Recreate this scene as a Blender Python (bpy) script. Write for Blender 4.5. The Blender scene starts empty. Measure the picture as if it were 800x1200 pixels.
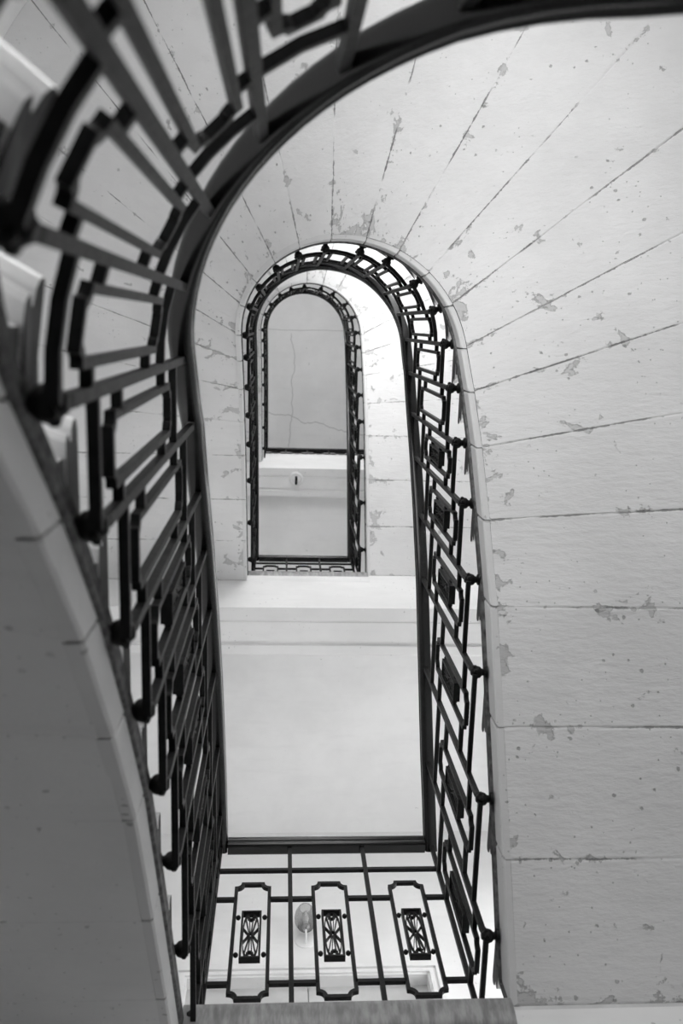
import bpy, math, random
from mathutils import Matrix, Vector
random.seed(7)
S = bpy.context.scene
COL = S.collection
PI = math.pi

# ------------------------------------------------------------------ camera, world, light, exposure
cam = bpy.data.cameras.new('camera'); camo = bpy.data.objects.new('camera', cam); COL.objects.link(camo)
RT = (0.99755081, -0.02968151, -0.06333551); DN = (0.01593741, 0.97813216, -0.20737279); FW = (0.06810564, 0.20585549, 0.97620958)
mw = Matrix.Identity(4)
for i in range(3):
    mw[i][0] = RT[i]; mw[i][1] = -DN[i]; mw[i][2] = -FW[i]
mw.translation = Vector((-0.1903, -0.0682, -2.0027))
camo.matrix_world = mw
cam.sensor_fit = 'VERTICAL'; cam.sensor_height = 36.0; cam.lens = 36.0 * 1039.43 / 1200.0
cam.clip_start = 0.02; cam.clip_end = 100
cam.dof.use_dof = True; cam.dof.focus_distance = 3.6; cam.dof.aperture_fstop = 4.0
S.camera = camo
W_ = bpy.data.worlds.new('world'); S.world = W_; W_.use_nodes = True
W_.node_tree.nodes['Background'].inputs[0].default_value = (0.8, 0.8, 0.8, 1)
W_.node_tree.nodes['Background'].inputs[1].default_value = 0.5
S.view_settings.view_transform = 'Standard'; S.view_settings.look = 'None'
S.view_settings.exposure = 0.0; S.view_settings.gamma = 1.0; S.view_settings.use_curve_mapping = False
S.cycles.use_denoising = True
S.cycles.max_bounces = 10; S.cycles.diffuse_bounces = 7; S.cycles.glossy_bounces = 4; S.cycles.transmission_bounces = 6
# daylight: radiance of the tall windows of the curved stair wall from the ground up, then of the landing windows added in the right wall for even light
WINDOW_GAIN = (2.5, 5.7, 10.4, 10.5, 6.6, 1.4, 0.4)

# ------------------------------------------------------------------ dimensions
H = 4.1216; R = 0.165                 # storey height, riser
WB = 0.3914                           # rail plane, half width of the well
WK = 0.408                            # knobs
LR = 1.828                            # landing rail line
SE = 0.427; SC = 0.008                # string edge half width, centre of the stone well
ZS = -0.174                           # soffit edge below k*R
ZT = 0.075                            # tread top above k*R
WALL = 2.0; YW = 3.45; ZLOW = -H - 0.02; ZTOP = 2 * H + 3.3
RA = 0.41                             # nominal arc radius for arc lengths
FY = 1.685                            # landing face

# ------------------------------------------------------------------ helpers
class MB:
    def __init__(s): s.v = []; s.f = []; s.jd = None; s.ed = None
    def add(s, vs, fs):
        n = len(s.v); s.v += [tuple(p) for p in vs]; s.f += [tuple(i + n for i in f) for f in fs]
    def box(s, x0, x1, y0, y1, z0, z1):
        s.add([(x0,y0,z0),(x1,y0,z0),(x1,y1,z0),(x0,y1,z0),(x0,y0,z1),(x1,y0,z1),(x1,y1,z1),(x0,y1,z1)],
              [(0,3,2,1),(4,5,6,7),(0,1,5,4),(1,2,6,5),(2,3,7,6),(3,0,4,7)])
    def sweep(s, rings, closed=False, caps=True):
        n = len(rings[0]); vs = [p for r in rings for p in r]; fs = []
        m = len(rings)
        for i in range(m if closed else m - 1):
            j = (i + 1) % m
            for a in range(n):
                b = (a + 1) % n
                fs.append((i*n+a, i*n+b, j*n+b, j*n+a))
        if caps and not closed:
            fs.append(tuple(reversed(range(n)))); fs.append(tuple((m-1)*n + a for a in range(n)))
        s.add(vs, fs)
    def lathe(s, prof, seg=16, M=None):
        vs = []; fs = []
        for (r, z) in prof:
            for i in range(seg):
                a = 2*PI*i/seg; p = Vector((r*math.cos(a), r*math.sin(a), z))
                vs.append(M @ p if M else p)
        m = len(prof)
        for k in range(m-1):
            for i in range(seg):
                j = (i+1) % seg
                fs.append((k*seg+i, k*seg+j, (k+1)*seg+j, (k+1)*seg+i))
        s.add(vs, fs)
    def mesh(s, name, mat, smooth=False):
        me = bpy.data.meshes.new(name); me.from_pydata(s.v, [], s.f); me.materials.append(mat)
        if s.jd is not None:
            at = me.attributes.new('joint', 'FLOAT', 'POINT')
            at.data.foreach_set('value', s.jd)
        if s.ed is not None:
            at = me.attributes.new('rim', 'FLOAT', 'POINT'); at.data.foreach_set('value', s.ed)
        import bmesh
        b = bmesh.new(); b.from_mesh(me); bmesh.ops.recalc_face_normals(b, faces=b.faces); b.to_mesh(me); b.free()
        if smooth:
            for p in me.polygons: p.use_smooth = True
            try: me.set_sharp_from_angle(angle=math.radians(35))
            except Exception: pass
        me.update(); return me
    def build(s, name, mat, parent=None, smooth=False):
        o = bpy.data.objects.new(name, s.mesh(name, mat, smooth)); COL.objects.link(o); o.parent = parent; return o

def place(name, me, parent, M=None):
    o = bpy.data.objects.new(name, me); COL.objects.link(o); o.parent = parent
    if M is not None: o.matrix_local = M
    return o
def tag(o, label=None, cat=None, group=None, kind=None):
    if label: o['label'] = label
    if cat: o['category'] = cat
    if group: o['group'] = group
    if kind: o['kind'] = kind
    return o
def empty(name, loc=(0,0,0)):
    o = bpy.data.objects.new(name, None); o.location = loc; o.empty_display_size = .1; COL.objects.link(o); return o
class At:                              # a thing's Empty at its base; parts are given in world coordinates
    pass
def part(mb, name, mat, root, smooth=False, parent=None):
    o = mb.build(name, mat, parent or root, smooth)
    if parent is None and root.type == 'EMPTY':
        o.location = -root.location
    return o

# ------------------------------------------------------------------ materials
def nodes(name):
    m = bpy.data.materials.new(name); m.use_nodes = True; nt = m.node_tree
    return m, nt, nt.nodes['Principled BSDF']
def N(nt, t, **kw):
    n = nt.nodes.new(t)
    for k, v in kw.items():
        if k.startswith('i'): n.inputs[int(k[1:])].default_value = v
        else: setattr(n, k, v)
    return n
def math_(nt, op, a, b=None, clamp=False):
    n = N(nt, 'ShaderNodeMath', operation=op); n.use_clamp = clamp
    for i, x in enumerate((a, b)):
        if x is None: continue
        if isinstance(x, (int, float)): n.inputs[i].default_value = x
        else: nt.links.new(x, n.inputs[i])
    return n.outputs[0]
def ramp(nt, x, a, b):                 # smooth 0..1 between a and b
    n = N(nt, 'ShaderNodeMapRange'); n.interpolation_type = 'SMOOTHSTEP'
    nt.links.new(x, n.inputs[0]); n.inputs[1].default_value = a; n.inputs[2].default_value = b
    return n.outputs[0]
def noise(nt, vec, scale, detail=4, rough=.55, dist=0):
    n = N(nt, 'ShaderNodeTexNoise'); n.inputs['Scale'].default_value = scale; n.inputs['Detail'].default_value = detail
    n.inputs['Roughness'].default_value = rough; n.inputs['Distortion'].default_value = dist
    nt.links.new(vec, n.inputs['Vector']); return n.outputs['Fac']
def mixc(nt, fac, a, b):
    n = N(nt, 'ShaderNodeMix', data_type='RGBA'); nt.links.new(fac, n.inputs[0])
    for i, x in ((6, a), (7, b)):
        if isinstance(x, (int, float)): n.inputs[i].default_value = (x, x, x, 1)
        else: nt.links.new(x, n.inputs[i])
    return n.outputs[2]
def coords(nt, sc=(1,1,1)):
    g = N(nt, 'ShaderNodeNewGeometry'); mp = N(nt, 'ShaderNodeMapping'); mp.inputs['Scale'].default_value = sc
    nt.links.new(g.outputs['Position'], mp.inputs[0]); return mp.outputs[0]

def plaster(name, base=.72, chip=.48, joints=False, wear=1.0, bump=.25, cracks=(), edge=False, line=.85):
    m, nt, b = nodes(name); P = coords(nt)
    mott = noise(nt, P, 1.7, 5, .6)
    col = mixc(nt, ramp(nt, mott, .3, .7), base * .94, base * 1.05)
    streak = noise(nt, coords(nt, (3, 16, 16)), 1.0, 4, .6)
    col = mixc(nt, math_(nt, 'MULTIPLY', ramp(nt, streak, .5, .75), .25), col, base * .86)
    n1 = noise(nt, P, 7.5, 8, .66, .5); n2 = noise(nt, P, 24, 6, .65)
    nn = math_(nt, 'ADD', math_(nt, 'MULTIPLY', n1, .75), math_(nt, 'MULTIPLY', n2, .25))
    thr = .655 - .02 * (wear - 1)
    if joints:
        at = N(nt, 'ShaderNodeAttribute', attribute_name='joint').outputs['Fac']
        near = math_(nt, 'POWER', 2.718, math_(nt, 'MULTIPLY', at, -55.0))
        nn = math_(nt, 'ADD', nn, math_(nt, 'MULTIPLY', near, .075))
    if edge:
        ae = N(nt, 'ShaderNodeAttribute', attribute_name='rim').outputs['Fac']
        nn = math_(nt, 'ADD', nn, math_(nt, 'MULTIPLY', math_(nt, 'POWER', 2.718, math_(nt, 'MULTIPLY', ae, -9.0)), .085))
    mask = ramp(nt, nn, thr, thr + .008)
    rim = math_(nt, 'SUBTRACT', ramp(nt, nn, thr - .012, thr - .003), ramp(nt, nn, thr + .004, thr + .02))
    col = mixc(nt, mask, col, chip)
    col = mixc(nt, math_(nt, 'MULTIPLY', rim, .42, True), col, chip * .4)
    vo = N(nt, 'ShaderNodeTexVoronoi'); vo.inputs['Scale'].default_value = 26; nt.links.new(P, vo.inputs['Vector'])
    sep = N(nt, 'ShaderNodeSeparateColor'); nt.links.new(vo.outputs['Color'], sep.inputs[0])
    wob = math_(nt, 'ADD', vo.outputs['Distance'], math_(nt, 'MULTIPLY', noise(nt, P, 120, 2), .25))
    pit = math_(nt, 'MULTIPLY', math_(nt, 'SUBTRACT', 1.0, ramp(nt, wob, .25, .29)), ramp(nt, sep.outputs[0], .68, .70))
    pit = math_(nt, 'MULTIPLY', pit, ramp(nt, noise(nt, P, 2.6, 3), .46, .55))
    col = mixc(nt, math_(nt, 'MULTIPLY', pit, .65 * min(1, wear)), col, base * .38)
    v2 = N(nt, 'ShaderNodeTexVoronoi'); v2.inputs['Scale'].default_value = 55; nt.links.new(P, v2.inputs['Vector'])
    s2 = N(nt, 'ShaderNodeSeparateColor'); nt.links.new(v2.outputs['Color'], s2.inputs[0])
    p2 = math_(nt, 'MULTIPLY', math_(nt, 'SUBTRACT', 1.0, ramp(nt, math_(nt, 'ADD', v2.outputs['Distance'], math_(nt, 'MULTIPLY', noise(nt, P, 200, 2), .2)), .22, .27)), ramp(nt, s2.outputs[1], .72, .74))
    p2 = math_(nt, 'MULTIPLY', p2, ramp(nt, noise(nt, P, 3.4, 3), .46, .57))
    col = mixc(nt, math_(nt, 'MULTIPLY', p2, .55 * min(1, wear)), col, base * .35)
    pit = math_(nt, 'MAXIMUM', pit, p2)
    h = math_(nt, 'SUBTRACT', math_(nt, 'MULTIPLY', noise(nt, coords(nt, (14, 40, 40)), 1.0, 5, .6), .5), math_(nt, 'MULTIPLY', mask, .5))
    h = math_(nt, 'SUBTRACT', h, math_(nt, 'MULTIPLY', pit, .6))
    if joints:
        jl = math_(nt, 'SUBTRACT', 1.0, ramp(nt, math_(nt, 'ADD', at, math_(nt, 'MULTIPLY', math_(nt, 'SUBTRACT', noise(nt, P, 34, 5, .75), .5), .013)), .0012, .0030))
        jl = math_(nt, 'MULTIPLY', jl, ramp(nt, noise(nt, P, 5.1, 4), .42, .54))
        col = mixc(nt, math_(nt, 'MULTIPLY', jl, line), col, .16)
    for (ax, c0, slope, amp, sc, lo, hi, seed, wd) in cracks:   # long hairline cracks: along axis ax, wandering about c0
        xyz = N(nt, 'ShaderNodeSeparateXYZ'); nt.links.new(P, xyz.inputs[0])
        along = xyz.outputs[ax]; across = xyz.outputs[1 - ax]
        cmb = N(nt, 'ShaderNodeCombineXYZ'); nt.links.new(along, cmb.inputs[0]); cmb.inputs[1].default_value = seed
        w = math_(nt, 'MULTIPLY', math_(nt, 'SUBTRACT', noise(nt, cmb.outputs[0], sc, 5, .6), .5), amp)
        d = math_(nt, 'ABSOLUTE', math_(nt, 'SUBTRACT', math_(nt, 'SUBTRACT', math_(nt, 'SUBTRACT', across, c0), math_(nt, 'MULTIPLY', along, slope)), w))
        ln = math_(nt, 'SUBTRACT', 1.0, ramp(nt, d, wd * .5, wd * 1.3))
        ln = math_(nt, 'MULTIPLY', ln, math_(nt, 'MULTIPLY', ramp(nt, along, lo - .05, lo), math_(nt, 'SUBTRACT', 1.0, ramp(nt, along, hi, hi + .05))))
        col = mixc(nt, math_(nt, 'MULTIPLY', ln, .6), col, base * .42)
    nt.links.new(col, b.inputs['Base Color']); b.inputs['Roughness'].default_value = .75
    b.inputs['Specular IOR Level'].default_value = .25
    bp = N(nt, 'ShaderNodeBump'); bp.inputs['Strength'].default_value = bump; bp.inputs['Distance'].default_value = .012
    nt.links.new(h, bp.inputs['Height']); nt.links.new(bp.outputs[0], b.inputs['Normal'])
    return m
def simple(name, col, rough, spec=.5, var=.3, scale=30, bump=.15, metal=0, sc=(1,1,1)):
    m, nt, b = nodes(name); P = coords(nt, sc)
    n = noise(nt, P, scale, 5, .6)
    c = mixc(nt, ramp(nt, n, .3, .72), col * (1 - var), col * (1 + var))
    nt.links.new(c, b.inputs['Base Color']); b.inputs['Metallic'].default_value = metal
    rr = N(nt, 'ShaderNodeMapRange'); nt.links.new(n, rr.inputs[0]); rr.inputs[3].default_value = rough * .8; rr.inputs[4].default_value = min(1, rough * 1.25)
    nt.links.new(rr.outputs[0], b.inputs['Roughness']); b.inputs['Specular IOR Level'].default_value = spec
    bp = N(nt, 'ShaderNodeBump'); bp.inputs['Strength'].default_value = bump; bp.inputs['Distance'].default_value = .004
    nt.links.new(n, bp.inputs['Height']); nt.links.new(bp.outputs[0], b.inputs['Normal'])
    return m

M_SOFFIT = plaster('worn_soffit_plaster', .75, .56, joints=True, wear=1.95, bump=.75, edge=True)
M_NEAR = plaster('repainted_soffit_plaster', .75, .60, joints=True, wear=.7, bump=.6, line=.10)
M_STRING = plaster('string_plaster', .69, .50, joints=True, wear=1.0, bump=.3, line=.3)
M_WALL = plaster('white_wall_plaster', .80, .62, wear=.2, bump=.1)
M_BEAM = plaster('landing_beam_plaster', .78, .55, wear=.7, bump=.15)
M_CEIL = plaster('landing_ceiling_plaster', .80, .66, wear=.1, bump=.06)
M_TOP = plaster('top_ceiling_plaster', .70, .58, wear=.2, bump=.08,
                cracks=((1, -.055, 0, .22, 1.8, .1, 2.3, 3.1, .007), (0, .02, 0, .06, 1.6, -1, 1.5, 7.7, .005), (0, 1.34, .22, .32, 2.2, -1.2, 1.6, 1.3, .008)))
M_TREAD = simple('pale_tread_marble', .84, .35, .5, .12, 9, .1)
M_END = simple('dark_painted_step_ends', .07, .55, .4, .3, 25, .4)
M_NOSING = simple('grey_landing_marble', .27, .4, .5, .35, 14, .2, sc=(4,1,1))
M_DARK = simple('grimy_string_moulding', .10, .6, .4, .7, 40, .8)
M_IRON = simple('black_painted_iron', .008, .48, .2, .4, 60, .35)
M_RAIL = simple('dark_varnished_wood', .009, .2, .6, .3, 20, .1, sc=(1,1,4))
_b = M_RAIL.node_tree.nodes['Principled BSDF']; _b.inputs['Specular IOR Level'].default_value = .12; _b.inputs['Coat Weight'].default_value = 1.0; _b.inputs['Coat IOR'].default_value = 1.38; _b.inputs['Coat Roughness'].default_value = .2
M_TRIM = simple('white_painted_wood', .78, .45, .4, .05, 8, .03)
M_LEAF = simple('grey_painted_door', .55, .5, .4, .06, 8, .03)
M_BRASS = simple('tarnished_bracket', .30, .35, .5, .4, 50, .2, metal=.6)
M_BULB = simple('white_frosted_glass', .92, .3, .5, .03, 5, .0)
M_FLOOR = simple('pale_stone_floor', .62, .5, .4, .12, 6, .05)
mg, nt, b = nodes('clear_globe_glass')
b.inputs['Base Color'].default_value = (.66, .66, .66, 1); b.inputs['Transmission Weight'].default_value = 1.0
b.inputs['Roughness'].default_value = .02; b.inputs['IOR'].default_value = 1.14
M_GLASS = mg
def glow(name, e):
    m = bpy.data.materials.new(name); m.use_nodes = True; nt = m.node_tree
    nt.nodes.clear(); o = nt.nodes.new('ShaderNodeOutputMaterial'); em = nt.nodes.new('ShaderNodeEmission')
    em.inputs[0].default_value = (1, 1, 1, 1); em.inputs[1].default_value = e; nt.links.new(em.outputs[0], o.inputs[0]); return m

# ------------------------------------------------------------------ plan curves
def path(s, r, cx=0.0):
    """point, outward normal, uphill tangent at arc length s, r from the well's axis"""
    if s <= 0: return Vector((cx + r, -s, 0)), Vector((1, 0, 0)), Vector((0, -1, 0))
    if s < RA * PI:
        a = s / RA
        n = Vector((math.cos(a), -math.sin(a), 0)); return Vector((cx, 0, 0)) + n * r, n, Vector((-math.sin(a), -math.cos(a), 0))
    return Vector((cx - r, s - RA * PI, 0)), Vector((-1, 0, 0)), Vector((0, 1, 0))
def sR(y): return -y
def sA(deg): return RA * math.radians(deg)
def sL(y): return RA * PI + y
JY = [FY, 1.36, 1.046, .737, .511, .307, .141, 0.0]
JA = [20, 38, 55, 72, 90, 108, 125, 142, 160]
JD = [0, 0, 0, 0, 4.1, 10.8, 19.4, 29, 38.5, 49.6, 61.6, 76]
def joints(turn):
    g = .88 if turn == 3 else 1.0
    s = [sR(y) for y in JY] + [sA(a) for a in JA] + [sL(y * g) for y in reversed(JY)]
    d = JD + [90] + [180 - a for a in reversed(JD)]
    return s, d                                   # index 0..24 is joint 1..25
def wall_hit(p, d):
    best = None
    t = 0.0
    for i in range(4000):
        q = p + d * t
        out = abs(q.x) >= WALL if q.y >= 0 else q.x * q.x + q.y * q.y >= WALL * WALL
        if out: return q
        t += .002
    return p + d * 1.5
def near_well(p): return (abs(p.x - SC) if p.y >= 0 else math.hypot(p.x - SC, p.y)) < SE + .035
def lerp(a, b, t): return a + (b - a) * t

# ------------------------------------------------------------------ walls, floor, ceiling
T = .25
m = MB(); m.box(-WALL - T, -WALL, 0, YW + T, ZLOW, ZTOP); tag(m.build('wall_left', M_WALL), kind='structure')
m = MB(); m.box(WALL, WALL + T, 0, YW + T, ZLOW, ZTOP); tag(m.build('wall_right', M_WALL), kind='structure')
m = MB(); rings = []
for i in range(41):
    a = PI * i / 40; c, s_ = math.cos(a), -math.sin(a)
    rings.append([(WALL*c, WALL*s_, ZLOW), ((WALL+T)*c, (WALL+T)*s_, ZLOW), ((WALL+T)*c, (WALL+T)*s_, ZTOP), (WALL*c, WALL*s_, ZTOP)])
m.sweep(rings); tag(m.build('wall_rear', M_WALL, smooth=True), kind='structure')
DX, DZ = .66, 2.23
m = MB(); m.box(-WALL, -DX, YW, YW+T, ZLOW, ZTOP); m.box(DX, WALL, YW, YW+T, ZLOW, ZTOP)
m.box(-DX, DX, YW, YW+T, ZLOW, .0); m.box(-DX, DX, YW, YW+T, DZ, ZTOP)
tag(m.build('wall_front', M_WALL), kind='structure')
m = MB(); m.box(-WALL-T, WALL+T, -WALL-T, YW+T, ZLOW-.2, ZLOW); tag(m.build('floor', M_FLOOR), kind='structure')
m = MB(); m.box(-WALL-T, WALL+T, -WALL-T, YW+T, ZTOP, ZTOP+.2); tag(m.build('ceiling', M_TOP), kind='structure')

# windows high in the curved wall behind and above the viewer: one per storey
for i, (z0, z1) in enumerate(((-3.9, -2.5), (-1.0, 1.3), (-1.0 + H, 1.3 + H), (-1.0 + 2*H, 1.3 + 2*H))):
    yw = -math.sqrt(WALL**2 - .62**2)
    w = MB(); y0, y1 = yw - .02, yw + .04
    w.box(-.60, -.53, y0, y1, z0, z1); w.box(.53, .60, y0, y1, z0, z1); w.box(-.53, .53, y0, y1, z0, z0+.07); w.box(-.53, .53, y0, y1, z1-.07, z1)
    w.box(-.02, .02, y0, y1, z0+.07, z1-.07)
    fr = tag(w.build('window_%d' % (i+1), M_TRIM), kind='structure')
    for sx in (-1, 1):
        p = MB(); x0, x1 = sorted((.02*sx, .53*sx)); p.box(x0, x1, yw, yw+.008, z0+.07, z1-.07)
        p.build('pane', glow('bright_daylight_pane_%d' % (i+1), WINDOW_GAIN[i]), fr)

for i in range(3):                                             # unseen windows added beside each landing to brighten ceilings and left soffits
    y0, y1, z0, z1 = 2.15, 3.25, i*H + .7, i*H + 2.7
    w = MB(); x0, x1 = WALL - .04, WALL + .02
    w.box(x0, x1, y0, y0+.07, z0, z1); w.box(x0, x1, y1-.07, y1, z0, z1); w.box(x0, x1, y0+.07, y1-.07, z0, z0+.07); w.box(x0, x1, y0+.07, y1-.07, z1-.07, z1)
    w.box(x0, x1, 2.68, 2.72, z0+.07, z1-.07)
    fr = tag(w.build('window_%d' % (i+5), M_TRIM), kind='structure')
    for a0, a1 in ((y0+.07, 2.68), (2.72, y1-.07)):
        p = MB(); p.box(WALL-.012, WALL-.004, a0, a1, z0+.07, z1-.07)
        p.build('pane', glow('bright_daylight_pane_%d' % (i+5), WINDOW_GAIN[i+4]), fr)  # glow added as fill light for the landing

# door on the lowest landing
d1 = MB()
for k, (o0, o1, pr) in enumerate(((0, .05, .02), (.012, .036, .032), (.05, .075, .035))):
    d1.box(-DX-o1, -DX-o0, YW-pr, YW, .02, DZ+o1); d1.box(DX+o0, DX+o1, YW-pr, YW, .02, DZ+o1); d1.box(-DX-o0, DX+o0, YW-pr, YW, DZ+o0, DZ+o1)
dr = tag(d1.build('door_1', M_TRIM), kind='structure')
for sx in (-1, 1):
    p = MB(); x0, x1 = sorted((.003*sx, DX*sx)); p.box(x0, x1, YW+.05, YW+.09, .02, DZ)
    lf = p.build('door_leaf', M_LEAF, dr)
    for z0, z1 in ((.2, .95), (1.1, 2.05)):
        q = MB(); a0, a1 = sorted((.12*sx, (DX-.12)*sx))
        q.box(a0, a1, YW+.038, YW+.05, z0, z1); q.build('raised_panel', M_LEAF, lf)

# ------------------------------------------------------------------ stone stairs
NV = [0.0, .05, .1, .16, .22, .29, .36, .43, .5, .57, .64, .71, .78, .85, .92, 1.0]
AS = [0, .02, .08, .2, .35, .5, .65, .8, .92, .98, 1]
def flight(turn, label):
    base = (turn - 2) * H
    k0 = 6 if turn == 1 else 1
    js, jd = joints(turn)
    root = empty('stone_staircase', (0, 1.2, base)); tag(root, label, 'staircase')
    def dirv(a): a = math.radians(a); return Vector((math.cos(a), -math.sin(a), 0))
    inn = [path(s, SE, SC)[0] for s in js]; dv = [dirv(a) for a in jd]
    out = [wall_hit(p, d) for p, d in zip(inn, dv)]
    dn = []                                                    # downhill, square to the joint
    for s, d in zip(js, dv):
        t = path(s, SE)[2]; n = Vector((-d.y, d.x, 0)); dn.append(n if n.dot(t) < 0 else -n)
    T_IN = .022
    cosj = [max(.5, abs(Vector((-d.y, d.x, 0)).dot(path(s, SE)[2]))) for s, d in zip(js, dv)]
    def inner(i, a, down, r):                                  # point at r, moved downhill square to the joint
        s = lerp(js[i], js[i+1], a); c = lerp(cosj[i], cosj[i+1], a)
        return path(s - down / c, r, SC)[0]
    gap = [.12 if turn == 1 else (.7 if (i < 8 or i > 16) else .25) * random.uniform(.5, 1.3) for i in range(25)]
    gap[8] = .7; gap[9] = .15
    wob = [[random.uniform(-.0035, .0035) if turn > 1 else 0 for _ in NV] for i in range(25)]
    DOWN = [.098 if i < 12 else .058 for i in range(25)]        # nose behind each joint
    def onwall(p):
        if p.y >= 0: return Vector((math.copysign(WALL, p.x), p.y, 0))
        return p.normalized() * WALL
    def ray(i, a):                                             # inner and outer point at fraction a between joints i, i+1
        s = lerp(js[i], js[i+1], a); I = path(s, SE, SC)[0]
        O = onwall(lerp(out[i], out[i+1], a))
        if out[i].y * out[i+1].y < 0 and abs(abs(out[i].x) - WALL) < .01: O = onwall(lerp(out[i], out[i+1], a))
        return I, O
    for i in range(k0 - 1, 24):
        k = i + 1; z0 = base + k * R + ZS; z1 = base + (k + 1) * R + ZS
        top = base + k * R + ZT - .060
        mid = base + k * R - R + ZT - .060                     # tread bed of the step below
        L = (js[i+1] - js[i])
        nv = NV
        m = MB(); m.jd = []
        g = .0011
        vs = []; J = []; E_ = []
        for a in AS:
            I, O = ray(i, a); u = (O - I).normalized(); I2 = I + u * T_IN
            ln = (O - I).length
            for bi, b_ in enumerate(nv):
                p = lerp(I2, O - u * .002, b_); w = lerp(L, (out[i+1] - out[i]).length, b_)
                e = min(a, 1 - a) * w
                z = lerp(z0, z1, a)
                gj = gap[i] if a == 0 else gap[i+1] if a == 1 else 0
                lift = .0035 * gj; sh = g * gj * (1 if a == 0 else -1)
                t = path(lerp(js[i], js[i+1], a), SE)[2]
                wb = wob[i][bi] if a == 0 else wob[i+1][bi] if a == 1 else 0
                vs.append(p + t * (sh + wb) + Vector((0, 0, z + lift))); J.append(e); E_.append(b_ * ln)
        nb = len(nv); na = len(AS); fs = []
        for a in range(na - 1):
            for b_ in range(nb - 1):
                fs.append((a*nb+b_, a*nb+b_+1, (a+1)*nb+b_+1, (a+1)*nb+b_))
        off = len(vs)
        fr = .065
        for a in AS:                                           # bed under the tread
            I, O = ray(i, a); u = (O - I).normalized(); fr = lerp(DOWN[i], DOWN[i+1], a) - .011
            I2 = inner(i, a, fr, SE + T_IN)
            sh = lerp(dn[i], dn[i+1], a).normalized() * fr
            for b_ in nv:
                vs.append(lerp(I2, onwall(O + sh) - u * .002, b_) + Vector((0, 0, top))); J.append(1)
        for a in range(na - 1):
            for b_ in range(nb - 1):
                fs.append((off+a*nb+b_, off+(a+1)*nb+b_, off+(a+1)*nb+b_+1, off+a*nb+b_+1))
            fs.append((a*nb, (a+1)*nb, off+(a+1)*nb, off+a*nb))
            fs.append((a*nb+nb-1, off+a*nb+nb-1, off+(a+1)*nb+nb-1, (a+1)*nb+nb-1))
        off2 = len(vs)
        for b_ in range(nb):                                   # foot of the riser
            vs.append(vs[off + b_] + Vector((0, 0, mid - top + .002))); J.append(1)
        for b_ in range(nb - 1):
            fs.append((b_, off2+b_, off2+b_+1, b_+1)); fs.append((off2+b_, off+b_, off+b_+1, off2+b_+1))
            e = (na-1)*nb
            fs.append((e+b_, e+b_+1, off+e+b_+1, off+e+b_))
        fs.append((0, off, off2)); fs.append((nb-1, off2+nb-1, off+nb-1))
        m.add(vs, fs); m.jd = J; m.ed = E_ + [1] * (len(vs) - len(E_))
        st = part(m, 'step', M_NEAR if turn == 1 else M_SOFFIT, root); st.data.materials.append(M_END)
        for pl in st.data.polygons:
            if abs(pl.normal.z) < .5 and near_well(pl.center): pl.material_index = 1
        # string block: the pale edge strip towards the well
        m = MB(); rings = []; J = []
        for a in AS:
            s = lerp(js[i] + .0015, js[i+1] - .0015, a); z = lerp(z0, z1, a)
            P0, n, t = path(s, SE, SC); h = .085
            c = (.0015 if turn == 1 else .003) if a in (0, 1) else 0
            rings.append([P0 + n*(.004+c) + Vector((0,0,z)), P0 + n*c + Vector((0,0,z+.006)), P0 + n*c + Vector((0,0,z+h)), P0 + n*.026 + Vector((0,0,z+h)), P0 + n*.026 + Vector((0,0,z+.001))])
            J += [min(a, 1-a) * L] * 5
        m.sweep(rings); m.jd = J
        part(m, 'string_block', M_STRING, root, parent=st)
        # tread slab with a rounded nose, overhanging front and end
        m = MB()
        th = .060
        ring = []
        prof = []
        rings = []
        for a in (0, .25, .5, .75, 1):
            I, O = ray(i, a); u = (O - I).normalized()
            dd = lerp(DOWN[i], DOWN[i+1] - .011, a); sh = lerp(dn[i], dn[i+1], a).normalized() * dd
            rings.append((inner(i, a, dd, SE + .019), onwall(O + sh) - u * .002))
        n0 = dn[i]
        zz = base + k * R + ZT
        nose = [(-.004, -th), (.006, -th), (.013, -.053), (.013, -.046), (.005, -.039), (.004, -.034), (.018, -.031), (.026, -.022), (.028, -.013), (.024, -.004), (.014, 0.0)]
        lines = []
        for (o, z) in nose:
            lines.append([inner(i, 0, DOWN[i] + o, SE + .019) + Vector((0,0,zz+z)), rings[0][1] + n0*o + Vector((0,0,zz+z))])
        for r in rings[1:]:
            lines.append([r[0] + Vector((0,0,zz)), r[1] + Vector((0,0,zz))])
        for r in reversed(rings[1:]):
            lines.append([r[0] + Vector((0,0,zz-th)), r[1] + Vector((0,0,zz-th))])
        n_ = len(lines); vs = [l[0] for l in lines] + [l[1] for l in lines]
        fs = [(q, (q+1) % n_, n_ + (q+1) % n_, n_ + q) for q in range(n_)]
        fs += [tuple(range(n_)), tuple(reversed(range(n_, 2*n_)))]
        m.add(vs, fs)
        tr = part(m, 'tread', M_TREAD, root, parent=st, smooth=False); tr.data.materials.append(M_END)
        for pl in tr.data.polygons:
            if len(pl.vertices) > 8 and near_well(pl.center): pl.material_index = 1
    # dark moulding over the string blocks
    m = MB(); rings = []
    prof = [(.002, .080), (-.006, .086), (-.007, .098), (.006, .104), (.006, .114), (-.001, .120), (-.004, .134), (.002, .146), (.010, .150), (.012, .158), (.028, .160), (.028, .080)]
    for i in range(k0 - 1, 24):
        for a in (0, .25, .5, .75):
            s = lerp(js[i], js[i+1], a); z = base + (i + 1 + a) * R + ZS
            P0, n, t = path(s, SE, SC); rings.append([P0 + n*o + Vector((0,0,z+h)) for o, h in prof])
    P0, n, t = path(js[24], SE, SC); rings.append([P0 + n*o + Vector((0,0,base + 25*R + ZS + h)) for o, h in prof])
    m.sweep(rings); part(m, 'string_moulding', M_DARK, root)
    return root
flight(1, 'near stone stair turn at lower left with a shadowed plaster underside')
flight(2, 'wide stone stair turn with chipped grey soffit filling the right side')
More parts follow.
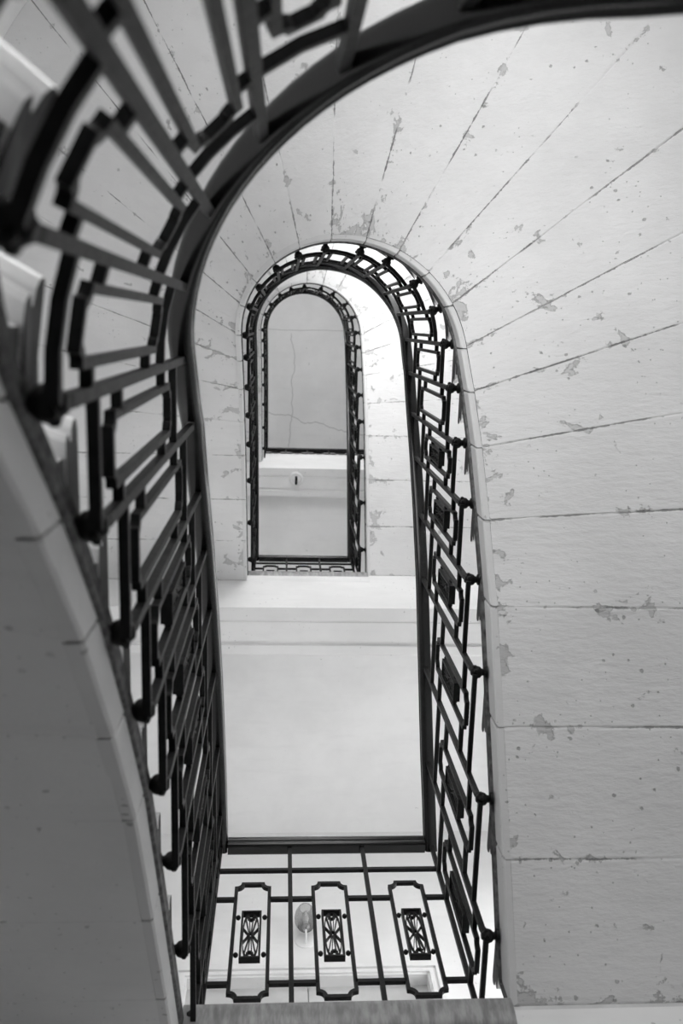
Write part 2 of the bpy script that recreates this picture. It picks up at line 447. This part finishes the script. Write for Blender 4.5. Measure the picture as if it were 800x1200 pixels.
flight(3, 'uppermost stone stair turn with bright white soffit in the middle of the well')

# ------------------------------------------------------------------ landings
def prism_x(m, prof, x0, x1):
    n = len(prof); m.add([(x0, y, z) for y, z in prof] + [(x1, y, z) for y, z in prof],
        [(i, (i+1) % n, n+(i+1) % n, n+i) for i in range(n)] + [tuple(range(n)), tuple(reversed(range(n, 2*n)))])
def landing(i, label):
    b_ = i * H; root = empty('stair_landing', (0, 2.5, b_)); tag(root, label, 'landing')
    fy = FY if i < 2 else 1.485; zb = -.763 if i < 2 else -.60
    f = lambda pts, dy=0: [(y + dy, b_ + z) for y, z in pts]
    dy = fy - FY
    m = MB(); prism_x(m, f([(FY, -.02), (FY, zb), (1.768, zb), (1.772, zb+.008), (1.779, zb+.008), (1.783, zb), (1.908, zb), (1.913, zb+.012), (1.930, zb+.012), (1.935, zb-.012),
        (1.988, zb-.012), (2.003, zb), (2.003, -.02)], dy), -WALL-.03, WALL+.03)
    part(m, 'edge_beam', M_BEAM, root)
    m = MB(); m.box(-WALL-.03, WALL+.03, 2.003+dy, YW+.03, b_-.45, b_-.02); part(m, 'ceiling_panel', M_CEIL, root)
    m = MB(); m.box(-WALL-.03, WALL+.03, FY-.0+dy, YW+.03, b_-.02, b_+.0); part(m, 'paving', M_FLOOR, root)
    w = SE + .002
    if i < 2:
        m = MB(); y = FY
        prof = [(y+.0, .004), (1.668, .004), (1.661, -.004), (1.659, -.018), (1.660, -.034), (1.663, -.05), (1.669, -.066), (1.677, -.078), (y, -.082)]
        prism_x(m, f(prof), SC-w, SC+w); part(m, 'edge_nosing', M_NOSING, root, smooth=True)
        m = MB(); prism_x(m, f([(y, -.09), (1.668, -.10), (1.668, -.15), (1.675, -.165), (y, -.18)]), SC-w, SC+w); part(m, 'edge_moulding', M_BEAM, root)
    else:
        m = MB(); prism_x(m, f([(1.477, .42), (1.472, .41), (1.472, .38), (1.482, .37), (1.485, -.02), (1.490, -.02), (1.490, .42)]), -WALL, WALL)
        part(m, 'upstand', M_BEAM, root)
    return root
landing(0, 'lowest landing with a grey moulded stone edge at the bottom of the well')
landing(1, 'middle landing with a bright plaster edge beam above the wide pale ceiling')
landing(2, 'top landing with white upstand and beam near the highest ceiling')

# ------------------------------------------------------------------ iron railings
BAR = .0135
def knob_mesh():
    m = MB()                                                    # local x outward from the well
    M = Matrix.Rotation(PI/2, 4, 'Y')
    m.lathe([(0, -.022), (.008, -.022), (.012, -.017), (.0175, -.010), (.019, -.002), (.0165, .006), (.011, .011), (.010, .016), (.018, .020), (.019, .027), (.0, .030)], 12, M)
    for q in range(6):
        a = 2*PI*q/6
        c = Vector((-.009, .0155*math.cos(a), .0155*math.sin(a)))
        m.lathe([(0, -.008), (.0065, -.004), (.0065, .004), (0, .008)], 6, Matrix.Translation(c))
    return m.mesh('knob', M_IRON, True)
KNOB = knob_mesh()
def ball_mesh():
    m = MB(); m.lathe([(.0, -.0085), (.006, -.006), (.0085, 0), (.006, .006), (0, .0085)], 10); return m.mesh('collar_ball', M_IRON, True)
BALL = ball_mesh()

class Bay:
    """a flat (l, h, n) strip between two balusters bent onto the rail's curve"""
    def __init__(s, fn, length): s.fn = fn; s.L = length
    def P(s, l, h, n): return s.fn(l, h, n)
def ribbon(m, bay, pts, w, d, closed=False, nc=0.0):
    """flat bar following the polyline pts in (l, h); w across in the plane, d through it"""
    n = len(pts); rings = []
    for i in range(n):
        p = Vector(pts[i])
        a = Vector(pts[i-1]) if (i > 0 or closed) else None; c = Vector(pts[(i+1) % n]) if (i < n-1 or closed) else None
        d1 = (p - a).normalized() if a is not None else (c - p).normalized(); d2 = (c - p).normalized() if c is not None else d1
        n1 = Vector((-d1.y, d1.x)); n2 = Vector((-d2.y, d2.x)); bis = (n1 + n2)
        if bis.length < 1e-6: bis = n1
        bis.normalize(); k = min(1.8, 1 / max(.3, bis.dot(n1)))
        o = bis * (w / 2 * k)
        q1, q2 = p + o, p - o
        rings.append([bay.P(q1.x, q1.y, nc-d/2), bay.P(q1.x, q1.y, nc+d/2), bay.P(q2.x, q2.y, nc+d/2), bay.P(q2.x, q2.y, nc-d/2)])
    m.sweep(rings, closed)
def hbar(m, bay, l0, l1, h, w=BAR, d=BAR):
    k = max(1, int(abs(l1-l0) / .04)); ribbon(m, bay, [(lerp(l0, l1, i/k), h) for i in range(k+1)], w, d)
def cartouche(c, hw, h0, h1, r):
    pts = []
    def arc(cx, cy, a0, a1):
        for i in range(5):
            a = math.radians(lerp(a0, a1, i/4)); pts.append((cx + r*math.cos(a), cy + r*math.sin(a)))
    arc(c-hw, h0, 0, 90) ; arc(c-hw, h1, -90, 0); arc(c+hw, h1, 180, 270); arc(c+hw, h0, 90, 180)
    return pts
def ornament(bay, c, hm, hw, hh):
    m = MB(); d = .016
    ribbon(m, bay, [(c-hw, hm-hh), (c-hw, hm+hh), (c+hw, hm+hh), (c+hw, hm-hh)], .006, d+.006, True)
    w = .0028; d = .012
    def el(rx, ry, n=20, p=1.0):
        o = []
        for i in range(n):
            a = 2*PI*i/n; x, y = math.cos(a), math.sin(a)
            o.append((c + rx*math.copysign(abs(x)**p, x), hm + ry*math.copysign(abs(y)**p, y)))
        return o
    ribbon(m, bay, el(hw*.22, hh*.10, 10), w, d, True)          # centre ring
    ribbon(m, bay, el(hw*.84, hh*.93, 20, .72), w, d, True)     # oval wreath
    for a in (77, 103, 50, 130, 14, 166, -14, -166, -50, -130, -77, -103):   # petals
        a = math.radians(a); x, y = math.cos(a), math.sin(a)
        ribbon(m, bay, [(c + x*hw*.24, hm + y*hh*.11), (c + hw*.80*math.copysign(abs(x)**.8, x), hm + hh*.88*math.copysign(abs(y)**.8, y))], w, d)
    for sy in (-1, 1):
        ribbon(m, bay, [(c-hw*.36, hm+sy*hh*.78), (c, hm+sy*hh*.70), (c+hw*.36, hm+sy*hh*.78)], w*1.4, d)
    return m
def fill_bay(root, bay, h, orn, sub):
    """bars, cartouche frame and cast rosette panel between two balusters"""
    L = bay.L; c = L/2; f0, f1 = h + .205, h + .735
    hw = .056 if orn else min(.05, L * .27)
    if L < .22 and orn: hw = L * .25
    r = .022 if orn else .016
    m = MB(); hbar(m, bay, 0, L, h+.815); sub(m, 'upper_bar', M_IRON)
    m = MB(); hbar(m, bay, 0, L, h+.127, .0125, .0135); sub(m, 'bottom_bar', M_IRON)
    for hh in (.655, .264):
        for l0, l1 in ((0, c-hw), (c+hw, L)):
            m = MB(); hbar(m, bay, l0, l1, h+hh); sub(m, 'cross_bar', M_IRON)
    m = MB(); ribbon(m, bay, cartouche(c, hw, f0, f1, r), .0115, BAR, True); fo = sub(m, 'cartouche_frame', M_IRON)
    if orn:
        pw = min(.0295, hw * .55)
        po = sub(ornament(bay, c, h+.474, pw, .107), 'rosette_panel', M_IRON)
        for sx in (-1, 1):
            for hh in (.563, .388):
                place('collar_ball', BALL, po, Matrix.Translation(bay.P(c + sx * (pw + hw) / 2, h+hh, 0)))

def _rail():
    h = [(0, -.002), (.012, -.002)]
    for c, z, r, a0, a1, n in ((.0135, .009, .0105, -75, 62, 8), (.0125, .040, .0125, -48, 80, 9)):
        h += [(c + r*math.cos(math.radians(lerp(a0, a1, i/(n-1)))), z + r*math.sin(math.radians(lerp(a0, a1, i/(n-1))))) for i in range(n)]
    h += [(.006, .056), (0, .057)]
    return [(-n, z) for n, z in reversed(h[1:-1])] + h[:1] + h[1:-1] + h[-1:]
RP = _rail()
YR = [1.576, 1.254, .933, .694, .485, .310, .137, -.012]
YL = [1.569, 1.266, .946, .685, .485, .304, .125, .0]        # from the landing down
D3 = [-.047, -.041, -.034, -.046, -.026, -.040, -.036, 0]
D1 = [.107, .079, .064, .063, .045, .039, .034, .008]
TH = [18*i + math.degrees(-.004 + d) for i, d in zip(range(1, 10), (.029, .009, .024, -.017, .032, .016, -.010, -.020, -.066))]
def stations(turn):
    r = [y + (d if turn == 3 else 0) for y, d in zip(YR, D3)]
    l = [y + (d if turn == 1 else 0) for y, d in zip(YL, D1)]
    if turn == 3: l = [y * .86 for y in l]
    th = list(TH)
    if turn == 1: th[8] = 161
    return [sR(LR)] + [sR(y) for y in r] + [sA(t) for t in th] + [sL(y) for y in reversed(l)] + [sL(LR if turn < 3 else 1.50)]
ZK = -.034
def railing(turn, label):
    base = (turn - 2) * H; st = stations(turn)
    k0 = 7 if turn == 1 else 0
    root = empty('stair_railing', (0, 1.2, base)); tag(root, label, 'railing')
    def zk(t): return base + min(t, 25) * R + ZK
    def sub(m, name, mat): return part(m, name, mat, root)
    HB = .985
    def pt(s, n, z): p, nn, t = path(s, WB + n); return Vector((p.x, p.y, z))
    # handrail
    rings = []; rs = []
    for i in range(k0, 26):
        L = st[i+1] - st[i]; k = 4 if 7 <= i <= 18 else 2
        rs += [(lerp(st[i], st[i+1], q/k), lerp(zk(i), zk(i+1), q/k)) for q in range(k)]
    rs.append((st[26] + .02, zk(26))); 
    if k0 == 0: rs[0] = (st[0] - .02, rs[0][1])
    zs = [z for s, z in rs]
    for _ in range(3): zs = [zs[0]] + [(zs[i-1] + 2*zs[i] + zs[i+1]) / 4 for i in range(1, len(zs)-1)] + [zs[-1]]
    m = MB()
    for (s, _), z in zip(rs, zs): rings.append([pt(s, n, z + HB + h) for n, h in RP])
    m.sweep(rings); part(m, 'handrail', M_RAIL, root, smooth=True)
    # balusters with their knobs
    for i in range(k0, 27):
        s = st[i]; z = zk(i); m = MB(); hb = BAR / 2 + .0005
        corner = i in (0, 26)
        def rect(n, zz): 
            p, nn, t = path(s, WB + n); p = Vector((p.x, p.y, zz))
            return [p - nn*hb - t*hb, p + nn*hb - t*hb, p + nn*hb + t*hb, p - nn*hb + t*hb]
        if corner: m.sweep([rect(0, z + HB + .004), rect(0, base + (0 if i == 0 else H) + .002)])
        else: m.sweep([rect(0, z + HB + .004), rect(0, z + .03), rect(.003, z + .010), rect(.012, z - .006)])
        bo = part(m, 'baluster', M_IRON, root)
        if not corner:
            p, nn, t = path(s, WK - .004); M = Matrix.Translation(Vector((p.x, p.y, z - .002))) @ Matrix.Rotation(math.atan2(nn.y, nn.x), 4, 'Z')
            place('knob', KNOB, bo, M)
    for i in range(k0, 26):
        s0, s1 = st[i], st[i+1]; z0, z1 = zk(i), zk(i+1); L = s1 - s0
        def fn(l, h, n, s0=s0, L=L, z0=z0, z1=z1): return pt(s0 + l, n, z1 + h)
        fill_bay(root, Bay(fn, L), -.147 if i < 25 else .034, i <= 5 or i >= 20, sub)
    return root
railing(1, 'large black iron stair railing close to the camera at left, out of focus')
railing(2, 'black iron stair railing climbing the right side and around the big arch')
railing(3, 'small distant iron stair railing around the innermost arch')

def landing_railing(i, label):
    b_ = i * H; y = LR if i < 2 else 1.50
    root = empty('landing_railing', (0, y, b_)); tag(root, label, 'railing')
    def sub(m, name, mat): return part(m, name, mat, root)
    HB = .945
    m = MB(); m.sweep([[(x, y + n, b_ + HB + h) for n, h in RP] for x in (-WB+.026, WB-.026 if i < 2 else WALL-.002)]); part(m, 'handrail', M_RAIL, root, smooth=True)
    xs = [-WB, -.138, .13, WB] if i < 2 else [-WB, -.138, .13, .40, .67, .94, 1.21, 1.48, 1.74, WALL-.002]
    for x in xs[1:-1]:
        m = MB(); h = BAR/2 + .0006; m.box(x-h, x+h, y-h, y+h, b_+.002, b_+HB+.004); part(m, 'baluster', M_IRON, root)
    for x0, x1 in zip(xs, xs[1:]):
        def fn(l, h, n, x0=x0): return Vector((x0 + l, y + n, b_ + h))
        fill_bay(root, Bay(fn, x1 - x0), 0.0, True, sub)
landing_railing(0, 'flat landing railing with three cast rosette panels at the bottom of the photo')
landing_railing(1, 'flat landing railing seen edge-on below the middle opening')
landing_railing(2, 'flat landing railing along the top landing, only its dark handrail showing')

# ------------------------------------------------------------------ wall sconce over the door
sx, sz = -.007, 2.505
sc = empty('wall_sconce', (sx, YW, sz)); tag(sc, 'glass wall sconce with white candle bulb on the landing wall', 'lamp')
def local(mb, name, mat, parent=None, smooth=True): return mb.build(name, mat, parent or sc, smooth)
m = MB(); m.lathe([(0, 0), (.062, 0), (.062, .006), (.05, .014), (0, .016)], 24, Matrix.Translation((0, 0, .035)) @ Matrix.Rotation(PI/2, 4, 'X')); local(m, 'back_plate', M_TRIM)
yg = -.085
m = MB(); rings = []
for i in range(9):
    a = PI/2 * i/8; c = Vector((0, -.012 - (.073)*math.sin(a), .0 + .03*(1-math.cos(a)) - .015*math.sin(2*a)))
    t = Vector((0, -math.cos(a), math.sin(a)*.6)).normalized(); n = Vector((1,0,0)); b2 = t.cross(n)
    rings.append([c + n*.006*math.cos(q*PI/3) + b2*.006*math.sin(q*PI/3) for q in range(6)])
m.sweep(rings); local(m, 'arm', M_TRIM)
m = MB(); m.lathe([(0, .022), (.010, .024), (.020, .034), (.025, .047), (.020, .047), (.0, .042)], 20, Matrix.Translation((0, yg, 0))); local(m, 'cup', M_BRASS)
m = MB()
outp = [(.020, .046), (.046, .056), (.062, .09), (.066, .125), (.060, .17), (.046, .205), (.034, .218)]
m.lathe(outp + [(r-.0025, z) for r, z in reversed(outp)] + [outp[0]], 28, Matrix.Translation((0, yg, 0))); local(m, 'glass_globe', M_GLASS)
m = MB(); m.lathe([(0, .041), (.014, .041), (.014, .085), (0, .085)], 14, Matrix.Translation((0, yg, 0))); cs = local(m, 'candle_sleeve', M_TRIM)
m = MB(); m.lathe([(.009, .084), (.017, .105), (.0195, .125), (.016, .15), (.008, .175), (.003, .192), (0, .197)], 14, Matrix.Translation((0, yg, 0))); local(m, 'bulb', M_BULB)

# ceiling hook under the top landing's beam
hk = empty('ceiling_hook', (-.03, 1.60, 2*H - .60)); tag(hk, 'small dark hook on a round rosette under the top landing beam', 'hook')
m = MB(); m.lathe([(0, 0), (.08, 0), (.08, -.015), (.062, -.03), (.045, -.024), (.018, -.036), (0, -.036)], 20); m.build('rosette', M_BEAM, hk, True)
m = MB(); rings = []
for i in range(13):
    a = PI*1.5*i/12; c = Vector((0, (.045)*math.sin(a), -.05 - .045*(1-math.cos(a)))) if i else Vector((0, 0, -.026))
    rings.append([c + Vector((.013*math.cos(q*PI/3), .013*math.sin(q*PI/3)*math.cos(a), .013*math.sin(q*PI/3)*math.sin(a))) for q in range(6)])
m.sweep(rings); m.build('hook', M_IRON, hk, True)
